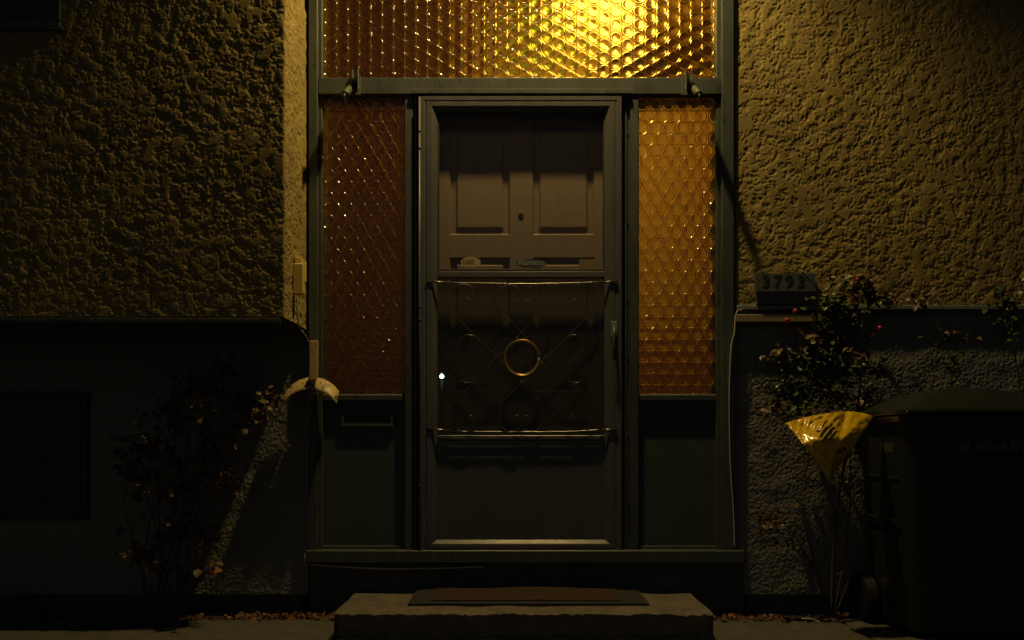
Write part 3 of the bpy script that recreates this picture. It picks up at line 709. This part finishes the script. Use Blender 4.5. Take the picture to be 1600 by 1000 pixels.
# ------------------------------------------------------------------ wheelie bin
wb = thing('wheelie_bin', 'black wheelie bin printed with BURNABY at the right edge', 'bin', (1.82, -0.3, 0))
bx0, bx1, by0, by1 = 1.505, 2.12, -0.52, -0.06
def ring(x0, x1, y0, y1, z, r=0.05, n=5):
    out = []
    for (cx, cy, a0) in ((x1 - r, y0 + r, -90), (x1 - r, y1 - r, 0), (x0 + r, y1 - r, 90), (x0 + r, y0 + r, 180)):
        for k in range(n + 1): an = R(a0 + 90 * k / n); out.append((cx + r * math.cos(an), cy + r * math.sin(an), z))
    return out
def loft(name, rings, m, parent, cap=True):
    n = len(rings[0]); vs = [v for r_ in rings for v in r_]
    fs = [(i * n + k, i * n + (k + 1) % n, (i + 1) * n + (k + 1) % n, (i + 1) * n + k) for i in range(len(rings) - 1) for k in range(n)]
    if cap: fs += [tuple(range(n))[::-1], tuple(range((len(rings) - 1) * n, len(rings) * n))]
    o = mesh(name, vs, fs, m, parent, True); 
    o.data.set_sharp_from_angle(angle=R(35)); return o
tp_ = lambda t: (bx0 + .065 * (1 - t), bx1 - .065 * (1 - t), by0 + .07 * (1 - t), by1 - .01 * (1 - t))
body = loft('body', [ring(*tp_(0), 0.025), ring(*tp_(.3), 0.26), ring(*tp_(.62), 0.55), ring(*tp_(.95), 0.80), ring(*tp_(1), 0.845)], M_bin, wb)
loft('rim', [ring(bx0 - .012, bx1 + .012, by0 - .012, by1 + .005, .835), ring(bx0 - .022, bx1 + .022, by0 - .022, by1 + .01, .845), ring(bx0 - .022, bx1 + .022, by0 - .022, by1 + .01, .868), ring(bx0 - .01, bx1 + .01, by0 - .01, by1, .872)], M_bin, wb)
lr = []
for (t_, z_) in ((0, .874), (0.0, .892), (.05, .905), (.14, .935), (.26, .962), (.38, .978), (.49, .984)):
    lr.append(ring(bx0 - .035 + t_ * .62, bx1 + .035 - t_ * .62, by0 - .035 + t_ * .40, by1 + .015 - t_ * .30, z_, 0.05 if t_ < .3 else .02))
loft('lid', lr, M_bin, wb)
box('lid_ridge', bx0 - .02, bx1 + .02, by0 - .046, by0 - .0355, .874, .888, M_bin, wb, 0.003)
tube('handle', [(bx0 - .03, by1 + .0, .86), (bx0 - .03, by1 + .035, .88), (bx1 + .03, by1 + .035, .88), (bx1 + .03, by1, .86)], 0.014, M_bin, wb, sub=1, n=8)
for xw in (bx0 + .02, bx1 - .02):
    bm = bmesh.new(); bmesh.ops.create_cone(bm, cap_ends=True, segments=24, radius1=.1, radius2=.1, depth=.045, matrix=Matrix.Translation((xw, by1 - .04, .1)) @ Matrix.Rotation(R(90), 4, 'Y'))
    wl = from_bm('wheel', bm, M_black, wb)
for zc in (.45, .62): box('side_rib', bx0 + .012, bx0 + .02, by0 + .1, by1 - .06, zc, zc + .012, M_bin, wb, .002)
yfz = lambda z: by0 + .07 * (1 - np.interp(z, [.025, .26, .55, .80, .845], [0, .3, .62, .95, 1]))
def face_text(body_, px, py, size, **k):
    s_ = S(by0); z_ = CAMZ + (690 - py) / s_; c = Vector(((px - 800) / s_, yfz(z_) - .0025, z_)); return text('lettering', body_, c, size, M_binlogo, wb, ext=.0008, **k)
face_text('BURNABY', 1553, 699, 0.058, bold=0.0014, rot=R(-2.0))
s_ = S(by0); zc_ = CAMZ + (690 - 699) / s_; lc = Vector(((1485 - 800) / s_, yfz(zc_) - .0025, zc_))
bm = bmesh.new()
for k in range(8):     # flower-like emblem of small loops on spokes
    an = 2 * math.pi * k / 8; c = lc + Vector((.031 * math.cos(an), 0, .031 * math.sin(an)))
    add_tube(bm, [c + Vector((.010 * math.cos(2 * math.pi * j / 10), 0, .010 * math.sin(2 * math.pi * j / 10))) for j in range(11)], .0016, 4)
    c = lc + Vector((.014 * math.cos(an + .39), 0, .014 * math.sin(an + .39)))
    add_tube(bm, [c + Vector((.006 * math.cos(2 * math.pi * j / 8), 0, .006 * math.sin(2 * math.pi * j / 8))) for j in range(9)], .0013, 4)
add_tube(bm, [lc + Vector((0, 0, -.022)), lc + Vector((0, 0, -.066))], .0022, 4)
from_bm('emblem', bm, M_binlogo, wb)
def side_sticker(y0_, y1_, z0_, z1_):
    xf = lambda z: bx0 + .065 * (1 - np.interp(z, [.025, .26, .55, .80, .845], [0, .3, .62, .95, 1])) - .002
    mesh('sticker', [(xf(z0_), y0_, z0_), (xf(z0_), y1_, z0_), (xf(z1_), y1_, z1_), (xf(z1_), y0_, z1_),
                     (xf(z0_) + .001, y0_, z0_), (xf(z0_) + .001, y1_, z0_), (xf(z1_) + .001, y1_, z1_), (xf(z1_) + .001, y0_, z1_)],
         [(0, 3, 2, 1), (4, 5, 6, 7), (0, 1, 5, 4), (1, 2, 6, 5), (2, 3, 7, 6), (3, 0, 4, 7)], M_stick, wb)
side_sticker(-.40, -.29, .725, .765); side_sticker(-.39, -.30, .44, .458)

# ------------------------------------------------------------------ yellow bag caught on the bin handle
bg_ = thing('plastic_bag', 'crumpled yellow plastic bag with black print hanging beside the bin', 'plastic bag', P(1296, 748, -.30))
def bag_pt(u, v):
    """u along the top edge 0..1, v downwards 0..1"""
    tl, tm, tr, bt = (1228, 661), (1322, 643), (1366, 651), (1297, 748)
    if u < .68: k = u / .68; e = (tl[0] + (tm[0] - tl[0]) * k, tl[1] + (tm[1] - tl[1]) * k - 3 * math.sin(k * math.pi))
    else: k = (u - .68) / .32; e = (tm[0] + (tr[0] - tm[0]) * k, tm[1] + (tr[1] - tm[1]) * k - 2 * math.sin(k * math.pi))
    px = e[0] + (bt[0] - e[0]) * v; py = e[1] + (bt[1] - e[1]) * v
    # folds: top third leans back (faces the light), lower part hangs; a crease runs to the right corner
    y = -.33
    y -= .10 * min(v / .38, 1.0) - .03 * max(0, (v - .38) / .62)
    cr = max(0, u - (.95 - .5 * v)); y += .22 * cr
    y += .012 * math.sin(u * 9 + v * 5) * (1 - v) + .003 * math.sin(u * 17 - v * 21 + 1.3) * (1 - v * .5)
    if v < .2 and u < .62: y += .004 * math.sin(u * 60 + v * 40)
    if .60 < u < .76: y += .03 * (1 - abs(u - .68) / .08) * max(0, 1 - v * 2.2)
    return P(px, py, y)
N = 46
V = np.array([[tuple(bag_pt(i / N, j / N)) for i in range(N + 1)] for j in range(N + 1)])
V[..., 1] += 0.0035 * (np.abs(fnoise(N + 1, N + 1, 0.008, 0.075, .5)) - .8) * np.linspace(1, .3, N + 1)[:, None]
o = grid_mesh('film', V[::-1], M_bag, bg_)
md = o.modifiers.new('thickness', 'SOLIDIFY'); md.thickness = 0.0015; md.offset = 1
Vb = V.copy(); Vb[..., 1] += .035 * np.sin(np.linspace(0, np.pi, N + 1))[None, :] * (1 - np.linspace(0, 1, N + 1))[:, None] ** .5 + .006
grid_mesh('back_film', Vb[::-1], M_bag, bg_, flip=True)
def bag_print(u0, v0, u1, v1, wd):
    K = 8; vs = []; fs = []
    def at_(u, v):
        i = min(max(u, 0), 1) * N; j = min(max(v, 0), 1) * N; i0, j0 = min(int(i), N - 1), min(int(j), N - 1); a, b = i - i0, j - j0
        q = V[j0, i0] * (1 - a) * (1 - b) + V[j0, i0 + 1] * a * (1 - b) + V[j0 + 1, i0] * (1 - a) * b + V[j0 + 1, i0 + 1] * a * b
        return Vector(q) + Vector((0, -.0035, .001))
    for k in range(K + 1):
        t_ = k / K; u = u0 + (u1 - u0) * t_; v = v0 + (v1 - v0) * t_
        vs += [at_(u - wd, v), at_(u + wd, v)]
    fs = [(2 * k, 2 * k + 1, 2 * k + 3, 2 * k + 2) for k in range(K)]
    return mesh('print_stroke', vs, fs, M_print, bg_)
for (a1, b1, a2, b2, w_) in ((.43, .10, .31, .26, .030), (.40, .03, .24, .10, .022), (.50, .15, .33, .34, .026), (.55, .22, .36, .42, .028), (.60, .28, .47, .42, .02), (.90, .52, .72, .62, .06)):
    bag_print(a1, b1, a2, b2, w_)

# ------------------------------------------------------------------ plants
def add_leaf(V_, F_, c, size, rnd, curl=0.3):
    d_ = Vector((rnd.uniform(-1, 1), rnd.uniform(-1, .6), rnd.uniform(-.8, .5))).normalized()
    up = Vector((rnd.uniform(-.6, .6), rnd.uniform(-1, .2), rnd.uniform(.1, 1))).normalized()
    s = d_.cross(up); 
    if s.length < .1: return
    s.normalize(); n = s.cross(d_); b0 = len(V_)
    L_, W_ = size, size * rnd.uniform(.28, .42)
    V_ += [c, c + d_ * L_ * .35 + s * W_ + n * curl * W_, c + d_ * L_ * .72 + s * W_ * .75 + n * curl * W_ * .8, c + d_ * L_ - n * L_ * .12,
           c + d_ * L_ * .72 - s * W_ * .75 + n * curl * W_ * .8, c + d_ * L_ * .35 - s * W_ + n * curl * W_, c + d_ * L_ * .35, c + d_ * L_ * .72]
    for f_ in ((0, 1, 6), (0, 6, 5), (1, 2, 7, 6), (6, 7, 4, 5), (2, 3, 7), (7, 3, 4)): F_.append(tuple(b0 + i for i in f_))

def foliage(name, clusters, m, parent, seed, size=(.022, .04), y0=-.15, dy=.06):
    rnd = random.Random(seed); V_, F_ = [], []; bm = bmesh.new()
    for (px, py, rx, ry, n) in clusters:
        c0 = P(px + rnd.uniform(-.2, .2) * rx, py + .25 * ry, y0 + rnd.uniform(-dy, dy) * .5)
        for _ in range(max(2, int(n * 1.9 / 6))):
            a = max(-1.15, min(1.15, rnd.gauss(0, .55))); b = max(-1.15, min(1.15, rnd.gauss(0, .55)))
            e = P(px + a * rx, py + b * ry, y0 + rnd.uniform(-dy, dy)); mid = (c0 + e) / 2 + Vector((rnd.uniform(-.01, .01), rnd.uniform(-.01, .01), rnd.uniform(0, .02)))
            pts = smooth_path([c0, mid, e], 3); add_tube(bm, pts, .0012, 3)
            for k in range(rnd.randint(5, 7)):
                t_ = rnd.uniform(.25, 1); p_ = pts[min(int(t_ * (len(pts) - 1)), len(pts) - 1)]
                add_leaf(V_, F_, p_ + Vector((rnd.gauss(0, .006), rnd.gauss(0, .006), rnd.gauss(0, .006))), rnd.uniform(*size), rnd)
    from_bm('twigs', bm, M_stem, parent)['kind'] = 'stuff'
    o = mesh(name, V_, F_, m, parent, True); o['kind'] = 'stuff'; return o

def canes(parent, lst, y0, seed, rbase=.006):
    rnd = random.Random(seed)
    for (pts, r0) in lst:
        n = len(pts); pp = [P(px + rnd.uniform(-2, 2), py, y0 + rnd.uniform(-.04, .03)) for (px, py) in pts]
        tube('cane', pp, [r0 * (1 - .65 * i / (n - 1)) for i in range(n)], M_stem, parent, n=6, sub=4)

rb = thing('rose_bush', 'rose bush with green and reddish leaves and red hips below the house number', 'bush', P(1300, 962, -.13))
canes(rb, [([(1300, 962), (1303, 860), (1312, 760), (1340, 650), (1345, 590), (1338, 520), (1334, 480), (1333, 440)], .0075),
           ([(1343, 560), (1358, 530), (1390, 497)], .004), ([(1338, 600), (1290, 590), (1245, 575), (1205, 560)], .004),
           ([(1330, 500), (1300, 470), (1275, 448), (1251, 424)], .0055), ([(1335, 490), (1380, 482), (1425, 470), (1443, 446)], .003),
           ([(1298, 962), (1270, 890), (1235, 830), (1198, 806)], .005), ([(1303, 955), (1322, 840), (1328, 720), (1318, 660)], .004),
           ([(1296, 960), (1255, 800), (1262, 700), (1240, 600)], .004), ([(1306, 960), (1345, 870), (1388, 830), (1400, 790)], .0045),
           ([(1305, 900), (1350, 880), (1390, 905)], .004), ([(1342, 640), (1400, 620), (1470, 590), (1510, 555)], .003), ([(1255, 560), (1250, 530), (1243, 500)], .002), ([(1400, 480), (1403, 435)], .002)], -.13, 3)
foliage('foliage', [(1228, 600, 44, 36, 70), (1270, 575, 70, 40, 60), (1310, 560, 60, 50, 60), (1250, 620, 60, 30, 40), (1300, 470, 44, 36, 60), (1295, 490, 30, 30, 26), (1240, 545, 36, 24, 18), (1330, 500, 50, 40, 26), (1290, 600, 70, 40, 36), (1235, 635, 40, 22, 22), (1340, 620, 46, 40, 24), (1485, 590, 40, 30, 14), (1500, 560, 34, 26, 14), (1385, 470, 50, 24, 14)], M_leafg, rb, 5, y0=-.14)
foliage('autumn_foliage', [(1340, 445, 60, 28, 46), (1365, 462, 70, 24, 34), (1320, 530, 70, 40, 44), (1215, 555, 44, 26, 30), (1260, 540, 60, 26, 30), (1310, 620, 60, 40, 40), (1430, 470, 40, 30, 22), (1200, 815, 30, 18, 20), (1215, 640, 40, 22, 18), (1500, 520, 60, 40, 20), (1360, 570, 60, 50, 26), (1230, 830, 50, 50, 18), (1300, 690, 50, 60, 20)], M_leafb, rb, 6, y0=-.14)
for (px, py, r_) in ((1243, 487, .012), (1230, 501, .012), (1375, 513, .011), (1340, 437, .009)):
    c = P(px, py, -.19); bm = bmesh.new(); bmesh.ops.create_uvsphere(bm, u_segments=10, v_segments=8, radius=r_, matrix=Matrix.Translation(c) @ Matrix.Diagonal((1, 1, 1.15, 1)))
    hp = from_bm('rose_hip', bm, M_hip, rb, True); tube('hip_stalk', [c + Vector((0, 0, -r_)), c + Vector((.01, .02, -.05))], .0015, M_stem, hp, sub=1)

b2 = thing('climbing_rose', 'sparse climbing stems with olive leaves at the right edge above the bin', 'bush', P(1590, 700, -.1))
canes(b2, [([(1600, 760), (1595, 620), (1582, 520), (1560, 455)], .004), ([(1592, 600), (1610, 500), (1590, 440)], .003)], -.1, 9)
foliage('foliage', [(1572, 470, 40, 40, 40), (1590, 500, 30, 40, 26), (1560, 500, 30, 30, 10)], M_leafg, b2, 10, y0=-.1)

ds = thing('dry_shrub', 'tall tangled shrub with withered brown leaves on the left wall', 'bush', P(255, 975, -.14))
rnd = random.Random(21); L_ = []
for tip, r0 in (((190, 740), .004), ((215, 700), .004), ((245, 660), .0045), ((270, 600), .005), ((300, 590), .005), ((330, 620), .005), ((360, 565), .0055), ((395, 640), .005), ((420, 640), .004), ((345, 720), .004), ((385, 720), .004), ((205, 830), .003), ((310, 760), .004)):
    b0 = (255 + rnd.uniform(-25, 30), 972); mid = ((b0[0] * .5 + tip[0] * .5 + rnd.uniform(-18, 10)), (b0[1] + tip[1]) / 2 + rnd.uniform(-20, 30))
    L_.append(([b0, ((b0[0] + mid[0]) / 2 + rnd.uniform(-8, 8), (b0[1] + mid[1]) / 2), mid, ((tip[0] + mid[0]) / 2 + rnd.uniform(-12, 12), (tip[1] + mid[1]) / 2), tip], r0))
canes(ds, L_, -.24, 22)
foliage('withered_foliage', [(305, 600, 50, 40, 60), (360, 568, 26, 24, 16), (380, 615, 60, 40, 44), (275, 640, 60, 50, 60), (405, 640, 46, 40, 36), (240, 700, 70, 60, 50), (330, 680, 90, 70, 70), (285, 750, 110, 70, 80), (215, 730, 40, 50, 24), (270, 820, 90, 60, 60), (225, 860, 60, 40, 26), (300, 900, 60, 60, 30), (345, 740, 60, 60, 26)], M_leafd, ds, 23, size=(.022, .045), y0=-.25, dy=.11)
foliage('foliage', [(198, 735, 20, 40, 14), (320, 590, 50, 30, 16), (250, 720, 80, 60, 20)], M_leafg, ds, 24, size=(.022, .04), y0=-.20, dy=.10)
# dry grass at the foot
gv, gf = [], []
for _ in range(170):
    px = rnd.choice([rnd.uniform(150, 330), rnd.uniform(0, 60), rnd.uniform(200, 300)]); y = rnd.uniform(-.13, -.04); p0 = P(px, 968, y); p0.z = 0
    h_ = rnd.uniform(.05, .18); dx = rnd.uniform(-.06, .06); b0 = len(gv)
    gv += [p0 + Vector((-.0018, 0, 0)), p0 + Vector((.0018, 0, 0)), p0 + Vector((dx * .5 + .0014, -.01, h_ * .6)), p0 + Vector((dx * .5 - .0014, -.01, h_ * .6)), p0 + Vector((dx, -.02, h_))]
    gf += [(b0, b0 + 1, b0 + 2, b0 + 3), (b0 + 3, b0 + 2, b0 + 4)]
go = mesh('dry_grass', gv, gf, M_leafd); tag(go, 'tufts of dry grass at the foot of the left wall', 'grass', kind='stuff')
# leaf litter
V_, F_ = [], []; rnd = random.Random(31)
for _ in range(340):
    x_ = rnd.choice([rnd.uniform(-1.6, -.72), rnd.uniform(.82, 1.75), rnd.uniform(-1.25, -.75)]); c = Vector((x_, rnd.uniform(-.13, -.03), rnd.uniform(-.004, .012))); add_leaf(V_, F_, c, rnd.uniform(.02, .035), rnd)
lo = mesh('leaf_litter', V_, F_, M_fallen, None, True); tag(lo, 'scattered leaf litter on the soil strip along the wall', 'leaf litter', kind='stuff')
for i, (px, py, s_, lab) in enumerate(((1128, 957, .05, 'largest orange fallen leaf beside the right end of the step'), (1156, 955, .042, 'upright fallen leaf second right of the step'), (1182, 955, .04, 'small brown fallen leaf third right of the step'), (478, 963, .045, 'orange fallen leaf left of the step'))):
    V_, F_ = [], []; c = P(px, py, -.09 if i else -.1); c.z = .006
    add_leaf(V_, F_, Vector(c), s_, random.Random(50 + i), .7); o = mesh('fallen_leaf', V_, F_, M_fallen, None, True, origin=c); tag(o, lab, 'leaf', 'fallen leaves by the step')
    md = o.modifiers.new('thickness', 'SOLIDIFY'); md.thickness = .0008
# yellow scrap stuck in the shrub
a_ = [P(328, 872, -.19), P(337, 884, -.205), P(349, 892, -.20), P(335, 896, -.215), P(318, 900, -.205), P(326, 888, -.21)]
o = mesh('yellow_leaf', a_, [(0, 1, 5), (1, 2, 3), (1, 3, 5), (5, 3, 4)], mat('yellow_dead_leaf', (.55, .27, .05), .45), None, False, origin=P(335, 900, -.2))
tag(o, 'bright yellow curled leaf caught low in the dry shrub', 'leaf'); md = o.modifiers.new('thickness', 'SOLIDIFY'); md.thickness = .001
for i, (p0, p1, lab) in enumerate((((1228, 958), (1262, 968), 'thin pale straw on the soil right of the step'), ((1252, 977), (1282, 978), 'short white stick on the pavement right of the step'))):
    a_, b_ = P(*p0, -.10 - .05 * i), P(*p1, -.12 - .06 * i); a_.z = .012; b_.z = .006
    o = tube('straw', [a_, (a_ + b_) / 2 + Vector((0, 0, .006)), b_], .0022, M_cable, None, origin=a_); tag(o, lab, 'straw', 'pale straws on the ground')

# ------------------------------------------------------------------ street lamp across the road (mirrored in the storm door glass)
DL = 30.0; k_ = (DL + 3.58)
lp = Vector((-110 / FPX * k_, -DL, CAMZ + 102 / FPX * k_))
sl = thing('street_lamp', 'cold white street lamp across the road reflected in the door glass', 'street lamp', (lp.x, lp.y, 0))
tube('pole', [(lp.x, lp.y, -.02), (lp.x, lp.y, lp.z - .16)], .05, M_steel, sl, sub=1, n=10)
bm = bmesh.new(); bmesh.ops.create_icosphere(bm, subdivisions=2, radius=.105, matrix=Matrix.Translation(lp)); from_bm('globe', bm, emit('street_lamp_glow', (.55, .95, 1.0), 90), sl, True)
bm = bmesh.new(); bmesh.ops.create_cone(bm, cap_ends=True, segments=14, radius1=.2, radius2=.05, depth=.08, matrix=Matrix.Translation(lp + Vector((0, 0, .17)))); from_bm('cap', bm, M_steel, sl)
